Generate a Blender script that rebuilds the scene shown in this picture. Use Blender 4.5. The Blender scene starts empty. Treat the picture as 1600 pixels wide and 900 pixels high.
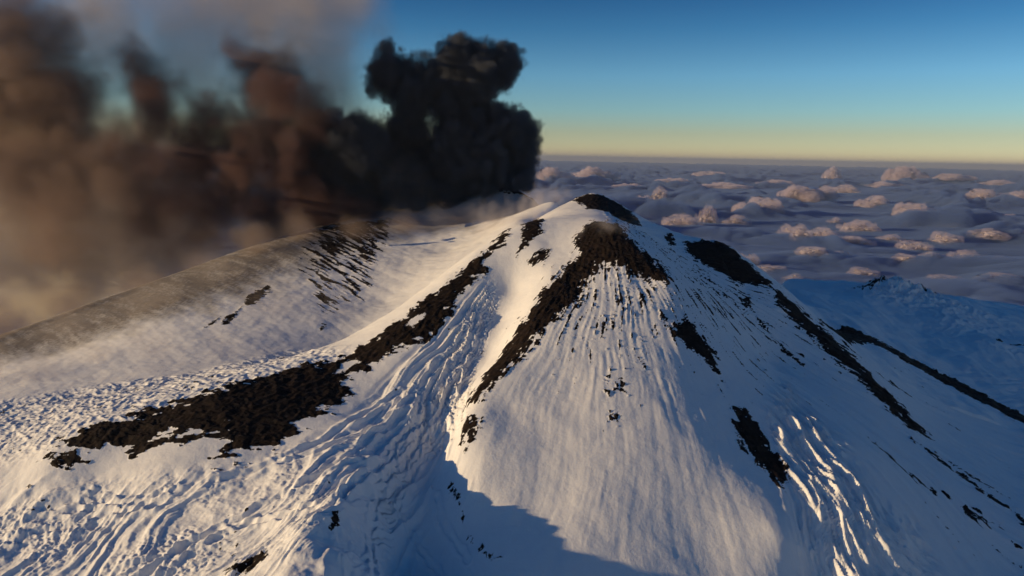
import bpy, math, random
import numpy as np
from mathutils import Matrix, Vector

R = math.radians
sc = bpy.context.scene
col = sc.collection
rng = np.random.default_rng(7)

# ------------------------------------------------------------------ camera
F_PX = 1142.0                      # focal length in photo pixels (1600 wide)
PITCH, ROLL, CAM_Z = R(10.15), R(1.1), 600.0
cam_d = bpy.data.cameras.new('camera')
cam = bpy.data.objects.new('camera', cam_d); col.objects.link(cam)
cam_d.sensor_width = 36.0
cam_d.lens = 36.0 * F_PX / 1600.0
cam_d.clip_start, cam_d.clip_end = 5.0, 600000.0
cp, sp = math.cos(PITCH), math.sin(PITCH)
FWD = np.array([0, cp, -sp]); UP0 = np.array([0, sp, cp]); RT0 = np.array([1.0, 0, 0])
cr, sr = math.cos(ROLL), math.sin(ROLL)
RT = cr * RT0 + sr * UP0           # the camera leans a little: the horizon falls to the right
UP = -sr * RT0 + cr * UP0
cam.matrix_world = Matrix(((RT[0], UP[0], -FWD[0], 0), (RT[1], UP[1], -FWD[1], 0), (RT[2], UP[2], -FWD[2], CAM_Z), (0, 0, 0, 1)))
sc.camera = cam

# ------------------------------------------------------------------ sky, sun, exposure
SUN_EL, SUN_AZ = R(8.0), R(-101.0)          # azimuth from +Y, clockwise
world = bpy.data.worlds.new('World'); sc.world = world; world.use_nodes = True
wn, wl = world.node_tree.nodes, world.node_tree.links
bg = wn['Background']
sky = wn.new('ShaderNodeTexSky'); sky.sky_type = 'NISHITA'; sky.sun_disc = False
sky.sun_elevation = SUN_EL; sky.sun_rotation = SUN_AZ
sky.altitude = 3200; sky.air_density = 1.0; sky.dust_density = 0.5; sky.ozone_density = 3.0
# the bands of a clear sunrise sky seen from altitude, the same all round: beige at the horizon, teal, deep blue above
tc = wn.new('ShaderNodeTexCoord'); sepz = wn.new('ShaderNodeSeparateXYZ'); wl.new(tc.outputs['Generated'], sepz.inputs[0])
ramp = wn.new('ShaderNodeValToRGB'); wl.new(sepz.outputs['Z'], ramp.inputs[0])
stops = [(0.0, (1.35, .84, .56)), (.014, (1.35, .92, .58)), (.034, (1.16, .82, .53)), (.063, (.93, .91, .72)), (.107, (.74, .91, .85)), (.164, (.34, .63, .70)), (.21, (.17, .43, .57)), (.6, (.18, .44, .60))]
el = ramp.color_ramp.elements
while len(el) < len(stops): el.new(0.5)
for e, (p, c) in zip(el, stops): e.position = p; e.color = (*c, 1)
mul = wn.new('ShaderNodeMix'); mul.data_type = 'RGBA'; mul.blend_type = 'MULTIPLY'; mul.inputs[0].default_value = 1.0
wl.new(sky.outputs[0], mul.inputs[6]); wl.new(ramp.outputs[0], mul.inputs[7])
wl.new(mul.outputs[2], bg.inputs[0]); bg.inputs[1].default_value = 0.15
sun_d = bpy.data.lights.new('sun', 'SUN'); sun_d.energy = 5.0; sun_d.angle = R(0.5); sun_d.color = (1.0, 0.71, 0.37)
sun = bpy.data.objects.new('sun', sun_d); col.objects.link(sun)
SUN = Vector((math.sin(SUN_AZ) * math.cos(SUN_EL), math.cos(SUN_AZ) * math.cos(SUN_EL), math.sin(SUN_EL)))
sun.rotation_euler = SUN.to_track_quat('Z', 'Y').to_euler()
sun.location = (-400, -200, 1200)
vs = sc.view_settings
vs.view_transform = 'Standard'; vs.look = 'None'; vs.gamma = 1.0; vs.use_curve_mapping = False; vs.exposure = 0.0
sc.cycles.use_denoising = True; sc.cycles.use_adaptive_sampling = True; sc.cycles.adaptive_threshold = 0.04; sc.cycles.volume_step_rate = 2.0; sc.cycles.volume_max_steps = 384
sc.cycles.max_bounces = 6; sc.cycles.diffuse_bounces = 3; sc.cycles.volume_bounces = 2; sc.cycles.transparent_max_bounces = 8

# ------------------------------------------------------------------ helpers
def ray(u, v):
    a = (u - 800.0) / F_PX; b = -(v - 450.0) / F_PX
    return FWD + a * RT + b * UP
def at(u, v, Y):
    d = ray(u, v); t = Y / d[1]
    return d[0] * t, Y, d[2] * t + CAM_Z

_perm = rng.permutation(1024).astype(np.int32)
_g2 = np.stack([np.cos(np.arange(1024) * 2.39996), np.sin(np.arange(1024) * 2.39996)], 1).astype(np.float32)
def perlin(x, y, seed=0):
    x = np.asarray(x, np.float32) + np.float32(seed * 17.31 + 500); y = np.asarray(y, np.float32) + np.float32(seed * 9.77 + 500)
    xi = np.floor(x).astype(np.int32); yi = np.floor(y).astype(np.int32)
    fx = x - xi; fy = y - yi
    u = fx * fx * fx * (fx * (fx * 6 - 15) + 10); v = fy * fy * fy * (fy * (fy * 6 - 15) + 10)
    def g(ix, iy, dx, dy):
        h = _perm[(_perm[ix & 1023] + iy) & 1023]
        return _g2[h, 0] * dx + _g2[h, 1] * dy
    n00 = g(xi, yi, fx, fy); n10 = g(xi + 1, yi, fx - 1, fy); n01 = g(xi, yi + 1, fx, fy - 1); n11 = g(xi + 1, yi + 1, fx - 1, fy - 1)
    a = n00 + u * (n10 - n00); b = n01 + u * (n11 - n01)
    return (a + v * (b - a)) * 1.5
def fbm(x, y, oct=4, seed=0, gain=0.5, lac=2.03):
    s = 0; amp = 1.0
    for k in range(oct):
        s = s + amp * perlin(x, y, seed + k * 3); x = x * lac; y = y * lac; amp *= gain
    return s
def ridged(x, y, oct=4, seed=0, gain=0.5, lac=2.03):
    s = 0; amp = 1.0
    for k in range(oct):
        n = 1 - np.abs(perlin(x, y, seed + k * 3)) * 1.6; s = s + amp * n * np.abs(n); x = x * lac; y = y * lac; amp *= gain
    return s
def sstep(a, b, x):
    t = np.clip((x - a) / (b - a), 0, 1); return t * t * (3 - 2 * t)

# ------------------------------------------------------------------ terrain: surveyed points (photo pixel, distance ahead in metres)
CP = [
 # front face of the cone, from the cap down
 (930,345,975),(960,358,940),(1000,395,895),(1045,442,850),(1010,440,852),(950,440,850),(900,440,856),(950,520,772),(1000,520,775),(1060,520,782),(900,520,772),
 (950,600,708),(1050,600,715),(870,600,710),(950,700,638),(1080,700,645),(850,700,640),(790,640,680),(950,800,580),(1100,800,590),(830,790,588),(950,900,533),(1120,900,545),(850,900,528),
 (740,760,606),(760,860,553),(950,1100,440),(700,1100,430),(1200,1100,450),
 # centre rib
 (905,365,945),(880,400,905),(860,430,872),(835,475,825),(815,515,787),(775,575,735),(740,620,702),(724,665,668),(722,700,644),
 # left snow gully and channel
 (860,380,935),(830,400,915),(800,450,885),(780,500,842),(765,550,792),(745,590,752),(760,460,872),(735,520,815),(720,580,766),(700,640,714),(690,690,678),(670,740,645),(640,830,590),(620,900,548),
 # left rock ridge crest
 (815,352,985),(790,366,965),(745,402,925),(700,440,890),(650,482,852),(600,520,822),(548,556,795),(480,572,775),(420,592,748),(330,618,715),(250,648,696),(160,672,678),(80,712,655),(0,735,662),(-150,780,640),
 # front side of that ridge
 (720,470,860),(690,520,812),(640,570,768),(600,620,725),(560,640,705),(500,670,672),(440,700,648),(360,725,630),(250,730,632),(150,740,640),
 # debris shoulder
 (640,640,705),(600,690,658),(565,740,601),(545,800,549),(520,860,500),(490,900,475),(430,980,434),(400,760,605),(300,800,588),(150,800,605),(0,800,620),(400,850,535),(200,880,535),(0,900,545),(-250,900,560),(100,1100,440),(400,1100,412),
 # valley behind the ridge and the rear mountain
 (560,545,1010),(640,480,1110),(700,430,1190),(760,390,1270),(450,560,930),(300,585,880),(150,605,860),(0,622,850),(-200,660,840),
 (600,470,1200),(500,500,1100),(400,530,1020),(250,550,980),(100,580,950),(0,590,960),(-200,620,960),
 (600,420,1330),(500,440,1270),(400,470,1180),(250,500,1120),(100,545,1100),
 (440,372,1560),(520,352,1620),(600,345,1640),(680,345,1660),(760,340,1640),(820,333,1560),(350,400,1520),(250,436,1480),(150,470,1420),(50,508,1360),(-100,555,1320),(-300,610,1280),
 (700,390,1420),(760,365,1450),(810,345,1400),
 # crater rim peak
 (740,300,1800),(772,274,1820),(800,290,1800),(832,312,1740),(680,318,1900),(600,330,1950),(870,320,1500),
 # summit dome and right skyline
 (880,322,1160),(905,308,1190),(930,303,1200),(960,314,1190),(985,332,1150),(1010,352,1100),(1035,374,1060),(900,335,1060),(940,332,1070),(970,345,1010),
 (1060,392,1030),(1080,377,1085),(1110,377,1090),(1140,390,1075),(1170,415,1050),(1200,440,1022),(1240,480,985),(1300,530,935),(1350,580,885),(1400,630,840),(1450,685,790),(1520,745,735),(1600,815,680),(1700,900,620),
 (1080,420,960),(1110,470,872),(1160,500,890),(1130,600,738),(1200,560,850),(1250,620,765),(1200,700,670),(1250,760,630),(1230,850,572),(1260,900,560),(1340,700,692),(1340,800,609),(1340,900,560),(1450,800,650),(1450,900,582),(1600,900,625),(1300,1100,455),(1600,1100,480),
 # lower plain on the right
 (1260,475,1250),(1300,515,1180),(1380,545,1150),(1450,585,1090),(1520,620,1040),(1600,652,1000),(1750,720,930),
 (1240,450,1500),(1300,460,1600),(1400,500,1400),(1500,530,1330),(1600,560,1280),(1800,620,1200),
 (1345,462,2050),(1390,458,2100),(1440,470,2100),(1500,476,2150),(1600,487,2200),(1800,515,2250),(1230,437,1800),(1450,650,880),(1600,720,860),
]
P = np.array([at(*c) for c in CP])
EXTRA = [  # out of sight: slopes beyond the skylines going down to the cloud deck
 (-1500,1900,100),(-900,2100,80),(-300,2300,120),(300,2300,80),(200,1900,250),(500,1800,60),(900,2700,-150),(1700,2700,-200),(2400,2300,-150),(0,3000,-200),(-1500,3000,-200),
 (130,1450,400),(330,1500,250),(-2500,1500,-50),(-1800,900,180),(-1400,600,250),(2300,1300,-100),(1400,600,150),(0,300,210),(500,300,180),(-500,300,250),(-1000,400,260),(1000,350,130)]
P = np.concatenate([P, np.array(EXTRA, float)])
SC = 100.0; CC = 0.10
def kern(r2): return np.sqrt(r2 + CC * CC)
XY = P[:, :2] / SC
r2 = ((XY[:, None] - XY[None]) ** 2).sum(-1)
n = len(P)
A = np.zeros((n + 3, n + 3)); A[:n, :n] = -kern(r2) + np.eye(n) * -0.02
A[:n, n] = 1; A[:n, n + 1:] = XY; A[n, :n] = 1; A[n + 1:, :n] = XY.T
W = np.linalg.solve(A, np.concatenate([P[:, 2], [0, 0, 0]]))
def base_z(x, y):
    x = np.asarray(x, np.float32).ravel() / SC; y = np.asarray(y, np.float32).ravel() / SC
    out = np.empty(len(x), np.float32)
    Wf = W.astype(np.float32); XF = XY.astype(np.float32)
    for s in range(0, len(x), 60000):
        a = x[s:s + 60000]; b = y[s:s + 60000]
        d = (a[:, None] - XF[None, :, 0]) ** 2 + (b[:, None] - XF[None, :, 1]) ** 2
        out[s:s + 60000] = -np.sqrt(d + np.float32(CC * CC)) @ Wf[:n] + Wf[n] + a * Wf[n + 1] + b * Wf[n + 2]
    return out

# grid that thins out with distance
rows = np.concatenate([np.arange(250, 480, 4.0), np.arange(480, 900, 0.95), np.arange(900, 1300, 1.6), np.arange(1300, 1950, 3.0), np.geomspace(1950, 3200, 60)])
cols_ = np.concatenate([np.linspace(-1.3, -0.80, 40)[:-1], np.linspace(-0.80, 0.80, 900), np.linspace(0.80, 1.3, 40)[1:]])
NR, NC = len(rows), len(cols_)
GY = np.repeat(rows[:, None], NC, 1); GX = cols_[None, :] * (GY + 60)
X = GX.ravel().astype(np.float32); Yv = GY.ravel().astype(np.float32)
Zb = base_z(X, Yv)
Z = Zb.copy()


# ------------------------------------------------------------------ bringing photo outlines down onto the ground
def drop(pts):
    """the ground points (x, y) where the sight lines of the photo pixels meet the mountain"""
    pts = np.array(pts, float); Ys = np.concatenate([np.arange(420, 1300, 4.0), np.arange(1300, 2600, 10.0)])
    d = np.array([ray(u, v) for u, v in pts])
    t = Ys[None] / d[:, 1:2]
    gx = d[:, 0:1] * t; gz = d[:, 2:3] * t + CAM_Z
    h = base_z(gx.ravel(), np.broadcast_to(Ys, gx.shape).ravel()).reshape(gx.shape)
    below = gz - h
    out = []
    for k in range(len(pts)):
        hit = np.where(below[k] < 0)[0]
        j = hit[0] if len(hit) else int(np.argmin(below[k] / Ys))
        out.append((gx[k, j], Ys[j]))
    return np.array(out)
def dense(pts, closed, step=25):
    out = []
    m_ = len(pts)
    for k in range(m_ if closed else m_ - 1):
        a = np.array(pts[k], float); b = np.array(pts[(k + 1) % m_], float)
        c = max(1, int(np.hypot(*(b - a)) / step))
        for q in range(c): out.append(a + (b - a) * q / c)
    if not closed: out.append(np.array(pts[-1], float))
    return out
def seg_dist(px, py, poly, closed):
    d = np.full(len(px), 1e9, np.float32); inside = np.zeros(len(px), bool)
    m_ = len(poly)
    for k in range(m_ if closed else m_ - 1):
        ax, ay = poly[k]; bx, by = poly[(k + 1) % m_]
        dx, dy = bx - ax, by - ay; L = dx * dx + dy * dy + 1e-9
        t = np.clip(((px - ax) * dx + (py - ay) * dy) / L, 0, 1)
        d = np.minimum(d, (px - ax - t * dx) ** 2 + (py - ay - t * dy) ** 2)
        if closed and ay != by:
            c = (ay > py) != (by > py)
            inside ^= c & (px < (bx - ax) * (py - ay) / (by - ay) + ax)
    d = np.sqrt(d)
    return np.where(inside, d, -d) if closed else -d
CI = np.unique(np.append(np.arange(0, NR, 5), NR - 1)); CJ = np.unique(np.append(np.arange(0, NC, 5), NC - 1))
CXs = GX[np.ix_(CI, CJ)].ravel().astype(np.float32); CYs = GY[np.ix_(CI, CJ)].ravel().astype(np.float32)
def lift(f):
    """from every fifth grid point to all of them"""
    f = f.reshape(len(CI), len(CJ)).astype(np.float32)
    def along(f_, k, m_):
        p_ = np.arange(m_); j = np.clip(np.searchsorted(k, p_, 'right') - 1, 0, len(k) - 2); t = ((p_ - k[j]) / (k[j + 1] - k[j])).astype(np.float32)[:, None]
        return f_[j] * (1 - t) + f_[j + 1] * t
    return along(along(f, CI, NR).T.copy(), CJ, NC).T.ravel()
def field(pts, closed=True, width=0.0, margin=40.0, far=-1e3, fine=False):
    """signed distance in metres (positive inside) to an outline, or to a line of the given half width, far away: far"""
    poly = drop(dense(pts, closed))
    lo = poly.min(0) - margin; hi = poly.max(0) + margin
    px, py = (X, Yv) if fine else (CXs, CYs)
    idx = np.where((px > lo[0]) & (px < hi[0]) & (py > lo[1]) & (py < hi[1]))[0]
    out = np.full(len(px), far if fine else -margin, np.float32)
    out[idx] = seg_dist(px[idx], py[idx], poly, closed) + width
    return out if fine else lift(out)

# ------------------------------------------------------------------ relief
AX, AY = 130.0, 1000.0
PHI = np.arctan2(X - AX, AY - Yv); RAD = np.hypot(X - AX, Yv - AY)
wob = fbm(X / 140, Yv / 140, 2, 3) * 0.03
flute = fbm((PHI + wob) * 70, RAD / 40, 4, 11)                      # downslope fluting of the wind-packed snow
flute_c = fbm((PHI + wob) * 26, RAD / 160, 3, 21)
front = sstep(-0.75, -0.35, PHI) * (1 - sstep(1.5, 2.0, PHI)) * (Yv < 1100)
# the fan of avalanche debris, measured from its mouth below the gully
FX, FY = 15.0, 960.0
FPH = np.arctan2(-(X - FX), FY - Yv); FR = np.hypot(X - FX, Yv - FY)
fw = fbm(X / 140, Yv / 140, 2, 31) * 0.075 + fbm(X / 30, Yv / 30, 2, 35) * 0.008
fan_in = field([(770,440),(745,520),(720,620),(720,700),(760,800),(800,900),(820,1000),(-250,1000),(-250,760),(0,745),(200,745),(360,728),(470,690),(560,640),(620,570),(690,500),(740,450)], margin=120)
fan = sstep(-6, 18, fan_in)
channel = sstep(-3, 7, field([(770,440),(782,480),(750,560),(735,640),(700,700),(660,720),(630,800),(610,900),(560,900),(575,800),(600,720),(640,650),(690,560),(730,470)], margin=60))
hollow = sstep(-5, 20, field([(700,690),(780,800),(900,880),(900,1000),(600,1000),(640,860),(670,740)], margin=80))
rope = ridged((FPH + fw) * 16, FR / 260, 2, 41) - 0.9
rope2 = ridged((FPH + fw * 1.2) * 52, FR / 120, 3, 47) - 0.9
rope3 = ridged((FPH + fw * 2.2 + fbm(X / 22, Yv / 22, 2, 39) * 0.025) * 70, FR / 90, 2, 44) - 0.9
clod = fbm((FPH + fw) * 62, FR / 9, 5, 49, 0.62)
rub = fbm(X / 4.2, Yv / 4.2, 3, 55, 0.65)
lump = fbm(X / 19, Yv / 19, 4, 51)
lump_f = ridged(X / 7 + fw * 20, Yv / 7, 3, 57) - 0.9
calm = sstep(-0.25, 0.45, fbm(X / 55, Yv / 55, 2, 53))
Z += fan * (1 - 0.8 * hollow) * (rope * 3.7 + rope2 * 1.3 * sstep(-0.3, 0.6, lump) + lump * 1.1 + (clod * 0.75 * (0.25 + calm) + rub * 0.7 * (0.2 + calm) + lump_f * 0.3 * calm) * (0.55 + 0.6 * sstep(-170, -270, X)))
Z += channel * (rope3 * 3.0 + clod * 0.35)
# single channels with raised levees, followed from the photograph
for line_, wd, hg in (([(640,640),(560,700),(470,760),(380,812),(270,872),(210,910)], 5.0, 3.2), ([(655,660),(600,720),(520,790),(430,850),(360,905)], 4.5, 3.0), ([(625,615),(500,690),(390,742),(280,776),(150,812),(-20,858)], 5.0, 2.6),
                      ([(705,560),(684,640),(650,700),(604,752),(578,820),(586,905)], 3.2, 2.8), ([(726,560),(694,680),(642,742),(622,800),(650,860),(690,905)], 3.0, 2.6), ([(745,500),(716,590),(680,660),(620,716),(540,770),(440,806),(330,842),(180,900)], 4.0, 2.6),
                      ([(690,560),(640,630),(560,680),(450,722),(340,752),(200,790),(40,812)], 4.0, 2.2), ([(700,700),(676,760),(690,820),(730,880)], 3.0, 1.8)):
    dl = -field(line_, False, 0.0, 28, fine=True) + fbm(X / 14, Yv / 14, 2, 69) * 2.4
    vary = 0.55 + 0.6 * sstep(-0.5, 0.5, fbm(X / 26, Yv / 26, 2, 73))
    Z += 0.8 * hg * vary * (np.exp(-((dl - wd) / (wd * 0.5)) ** 2) - 0.55 * np.exp(-(dl / (wd * 0.55)) ** 2)) * (dl < 27)
# uneven crest of the debris shoulder, bumps added to break up its cast shadow
shoulder = np.exp(-((X + 128 + (600 - Yv) * 0.04) / 26) ** 2) * sstep(440, 470, Yv) * (1 - sstep(610, 660, Yv))
Z += shoulder * (perlin(X / 60, Yv / 22, 65) * 9 + perlin(X / 30, Yv / 10, 67) * 3.5)
# soft pillows of snow low on the left
pil = sstep(-10, 25, field([(-200,720),(0,735),(120,740),(340,715),(380,760),(250,830),(100,870),(-200,900)], margin=80))
Z += pil * (np.abs(perlin(X / 26, Yv / 18, 61)) * 3.2 + fbm(X / 9, Yv / 9, 3, 63) * 0.5)
# rough lava field under thin snow behind the rock ridge
lava = sstep(-8, 25, field([(-300,650),(0,625),(150,600),(300,582),(450,545),(560,540),(545,560),(480,580),(420,600),(330,620),(250,655),(150,680),(80,720),(0,740),(-300,760)], margin=120))
lv = ridged(X / 16, Yv / 16, 5, 71, 0.6) - 1.0
Z += lava * (lv * 1.7 + fbm(X / 60, Yv / 40, 2, 75) * 2.5)
# cone front and right flank
Z += front * (1 - fan) * (flute * 0.55 * (0.45 + 0.8 * sstep(-0.4, 0.4, fbm(X / 40, Yv / 40, 2, 13))) * (0.12 + 0.88 * (1 - sstep(170, 400, RAD))) + flute_c * 0.35)
sparkle = sstep(-5, 25, field([(1215,570),(1270,640),(1330,690),(1380,780),(1440,800),(1480,900),(1500,1000),(1250,1000),(1230,850),(1215,760),(1180,660)], margin=100))
bl = ridged((PHI + wob * 2) * 17, RAD / 110, 4, 81, 0.6) - 0.8
Z += sparkle * (bl * 5.6 + flute * 1.6 + clod * 0.5)
flank = sstep(0.35, 0.7, PHI) * (Yv < 1150) * (1 - fan)
Z += flank * (fbm((PHI + wob) * 30, RAD / 150, 4, 91) * 1.6)
# rear slope: slight rolls and gullies falling towards the valley
rear = sstep(-20, 60, field([(-300,600),(0,520),(440,365),(600,340),(800,330),(790,370),(700,440),(600,520),(545,545),(300,585),(0,625),(-300,660)], margin=200))
q1 = X * 0.75 + Yv * 0.66; q2 = X * 0.66 - Yv * 0.75
Z += rear * (fbm(q1 / 45, q2 / 220, 4, 101) * 0.8)
Z += (1 - fan) * (1 - lava) * fbm(X / 30, Yv / 30, 5, 111) * 0.55 * (1 + 0.3 * (Yv > 1150))
plain = (Yv > 950) & (X > 300)
Z += plain * fbm(X / 120, Yv / 160, 5, 121) * 7.0

for ku, kv, kw, kh in ((1365,462,70,9),(1392,459,60,17),(1425,467,90,8),(1470,475,120,6),(1560,541,60,4),(1500,505,90,4)):
    kx, ky = drop([(ku, kv + 4)])[0]
    dd = ((X - kx) / kw) ** 2 + ((Yv - ky) / (kw * 0.8)) ** 2
    Z += kh * np.exp(-dd) * (1 + 0.6 * ridged(X / 28, Yv / 28, 3, 117))

# ------------------------------------------------------------------ bare rock
POLY = {}     # name -> (label, parent region, signed field)
def rock(label, pts, closed=True, width=0.0, rough=6.0, streak=0.7, margin=40, bias=0.0):
    f = field(pts, closed, width, margin, fine=True) + bias
    POLY[label] = (f, rough, streak)
rock('long black lava rib running down from the dark summit cap',
     [(905,362),(925,346),(965,352),(1000,388),(1046,430),(1045,450),(1015,442),(985,428),(960,414),(938,420),(915,445),(905,478),(880,492),(855,512),(835,538),(805,572),(775,602),(745,628),(728,642),(738,612),(770,572),(800,530),(830,486),(848,452),(878,426),(903,396),(895,376)], rough=7)
rock('small rock patch at the foot of the central rib', [(724,655),(742,650),(756,655),(748,682),(728,705),(721,682)], rough=5)
rock('broad black lava ridge reaching from the summit to the snowfield',
     [(800,355),(792,376),(752,412),(762,430),(735,446),(712,472),(698,508),(668,532),(640,546),(600,562),(562,586),(546,602),(538,628),(500,642),(470,667),(448,692),(400,706),(342,722),(352,692),(300,687),(260,692),(200,702),(150,716),(110,722),(75,716),(100,690),(150,665),(205,650),(300,622),(350,602),(420,588),(470,572),(545,556),(592,524),(642,484),(692,450),(722,424),(752,398),(782,368)], rough=8)
rock('dark tongue of rock just below the steaming summit', [(828,344),(850,346),(846,366),(824,386),(806,402),(814,372)], rough=4)
rock('isolated dark rock in the bright snow gully', [(820,412),(845,391),(862,390),(856,406),(832,420)], rough=3)
rock('dark dome on the very top of the cone', [(892,312),(930,303),(960,314),(990,334),(1004,354),(975,347),(950,332),(918,327)], rough=5)
rock('dark knob on the skyline between dome and shoulder', [(1036,368),(1050,364),(1056,386),(1046,384)], rough=3)
rock('dark shoulder of rock on the skyline of the shaded flank', [(1068,378),(1100,375),(1140,388),(1172,416),(1212,452),(1180,446),(1140,436),(1100,414),(1072,394)], rough=5)
rock('long black rock band descending the shaded flank', [(1200,446),(1250,484),(1300,526),(1342,566),(1400,624),(1452,684),(1424,672),(1370,622),(1312,570),(1262,524),(1215,480)], rough=7, streak=1.2)
rock('oval black outcrop below the summit cap in blue shade', [(1050,502),(1075,500),(1100,528),(1120,560),(1126,592),(1104,572),(1075,546),(1052,526)], rough=5)
rock('largest lone black outcrop low on the cone face', [(1145,640),(1165,640),(1200,688),(1226,728),(1236,746),(1224,770),(1200,742),(1160,704),(1148,672)], rough=5)
rock('cluster of dark specks in the middle of the cone face', [(944,586),(970,584),(974,612),(954,612)], rough=12, bias=-5)
rock('lower cluster of dark specks on the cone face', [(952,646),(970,644),(966,670),(955,666)], rough=9, bias=-3)
rock('small round boulder outcrop on the shaded flank', [(1157,470),(1166,465),(1175,470),(1172,480),(1160,480)], rough=1.5)
rock('broken line of rocks leading down from the boulder', [(1120,455),(1170,482),(1208,530),(1252,572)], False, 1.6, 5, 1.2)
rock('thin rock seam beside the long black band', [(1232,462),(1312,530),(1382,592),(1426,622)], False, 1.4, 5, 1.2)
rock('broken rock seam low on the shaded flank', [(1350,680),(1420,742),(1500,792),(1600,862)], False, 1.2, 6, 1.2)
rock('lowest rock seam leaving through the side of the frame', [(1432,690),(1520,760),(1600,815),(1680,880)], False, 1.8, 6, 1.2)
rock('dark olive lava bank crossing the lower snowfield', [(1305,514),(1360,536),(1440,576),(1520,612),(1620,660)], False, 24.0, 8, 0.4, margin=80)
rock('low rocky knoll on the far snowfield', [(1345,462),(1395,458),(1440,470),(1490,476)], False, 10, 26, 0.3)
rock('dark line of rocks at the edge of the lower snowfield', [(1555,541),(1620,540)], False, 3.0, 8, 0.3)
rock('dark rocks low in the avalanche debris', [(352,888),(392,872),(414,860),(420,868),(395,890),(352,900)], rough=4)
rock('small dark rocks beside the shaded hollow', [(512,802),(536,800),(530,818),(518,828)], rough=3)
rock('line of dark rocks in the shaded hollow', [(700,752),(722,800),(735,850),(775,880)], False, 1.2, 4, 0.5)
rock('grey rock blade on the rear snow slope', [(378,480),(372,486),(392,458),(420,446),(426,450),(400,476)], rough=6)
rock('small rock sliver on the rear snow slope', [(344,514),(352,494),(372,486),(360,506)], rough=4)
rock('tiny rock dash low on the rear snow slope', [(320,513),(330,502),(345,495),(336,506)], rough=3)
rock('small dark dash at the foot of the rear slope', [(496,520),(504,508),(514,503),(508,516)], rough=3)
rock('dark peak at the crater rim beside the smoke column', [(735,302),(772,270),(800,290),(834,312),(800,306),(780,302)], rough=10, margin=60)
SNOW = [field([(524,586),(536,570),(556,562),(562,566),(545,580)], margin=20, fine=True), field([(634,510),(645,497),(664,490),(660,500),(644,511)], margin=20, fine=True),
        field([(400,582),(420,570),(460,565),(470,572),(440,580),(405,590)], margin=20, fine=True)]
edge_f = fbm((PHI + wob) * 34, RAD / 24, 5, 131, 0.6) * 0.7 + fbm((PHI + wob) * 95, RAD / 26, 3, 135, 0.7) * 0.65         # downslope streaks
edge_n = fbm(X / 10, Yv / 10, 5, 141, 0.65)
edge_l = fbm(X / 34 + Yv / 60, Yv / 12, 5, 145, 0.6)
rockv = np.full(len(X), -60.0, np.float32); owner = np.full(len(X), -1, np.int32)
for k, (label, (f, rough, streak)) in enumerate(POLY.items()):
    e = edge_n * 0.8 + (edge_f * streak * 1.9 if streak > 0.3 else 0)
    if 'broad black' in label: e = edge_n * 0.7 + edge_l * (1.6 + 1.1 * sstep(-120, -300, X)) * (X < -90) + edge_f * 1.0 * (X >= -90)
    g = np.where(f > -90, f + e * rough, -60)
    for sf in SNOW: g = np.where(sf > -15, np.minimum(g, -sf + edge_n * 2), g)
    own = g > np.maximum(rockv, -2.0); owner[own] = k
    rockv = np.maximum(rockv, g)
# ash-streaked rear slope: parallel dark streaks falling from the crest
st = field([(500,352),(600,345),(592,395),(572,455),(530,492),(505,500),(488,440),(484,395)], margin=60)
sv = fbm(q1 / 7, q2 / 75, 4, 151)
rockv = np.where(st > -40, np.maximum(rockv, np.minimum(st * 0.35, 4) + sv * 15 - 3.0 + (Yv - 1350) * 0.016), rockv)
# scattered stones through the thin snow
sp1 = fbm(X / 5, Yv / 4, 4, 161); sp2 = fbm(X / 40, Yv / 40, 3, 165)
rockv = np.maximum(rockv, lava * (sp1 * 9 + sp2 * 6 - 8.0) - (1 - lava) * 60)
fh = fan * (1 - hollow)
rockv = np.maximum(rockv, fh * (sp1 * 9 + sp2 * 6 - 10.0) - (1 - fh) * 60)
capz = front * (1 - fan) * (1 - sstep(190, 330, RAD))
rockv = np.maximum(rockv, np.where(capz > 0.01, fbm((PHI + wob) * 48, RAD / 42, 5, 177, 0.62) * 15 + edge_n * 3 - 5.5 - (1 - capz) * 9, -60))
rockv = np.maximum(rockv, sparkle * (edge_f * 8 + sp1 * 5 - 8.5) - (1 - sparkle) * 60)
fl2 = fbm((PHI + wob) * 34, RAD / 120, 4, 171)
rockv = np.maximum(rockv, np.where(flank > 0.01, fl2 * 9 + sp1 * 3 - 8.5 - (1 - flank) * 20, -60))
fleck = sstep(0.30, 0.75, fbm(X / 7, Yv / 3.6, 4, 175, 0.62)) * 5.5 + sstep(0.25, 0.8, edge_f) * 4
broad = list(POLY).index('broad black lava ridge reaching from the summit to the snowfield')
rockv -= fleck * (rockv > -20) * np.where(owner == broad, 0.35, 1.0)
rk = sstep(-1, 3, rockv)
Z += rk * (ridged((PHI + wob) * 40, RAD / 25, 4, 181, 0.6) * 1.2 + edge_n * 0.8 - 0.7)
# grey ash over the crest of the rear mountain
ashf = field([(-300,620),(-300,600),(0,522),(250,432),(440,360),(600,335),(640,345),(600,362),(480,400),(400,440),(280,480),(120,530),(0,560)], margin=150)
ash = sstep(-120, 15, ashf + fbm(q1 / 30, q2 / 120, 4, 191) * 45)
ash = ash * np.clip(0.75 + 0.2 * fbm(q1 / 14, q2 / 130, 5, 195, 0.65) + 0.2 * fbm(X / 5, Yv / 5, 4, 198, 0.7) + 0.25 * sstep(0, 60, ashf), 0, 1)
ash = np.maximum(ash, 0.8 * sstep(1480, 1640, Yv + fbm(X / 50, Yv / 50, 3, 197) * 60) * (X < 200))

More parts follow.
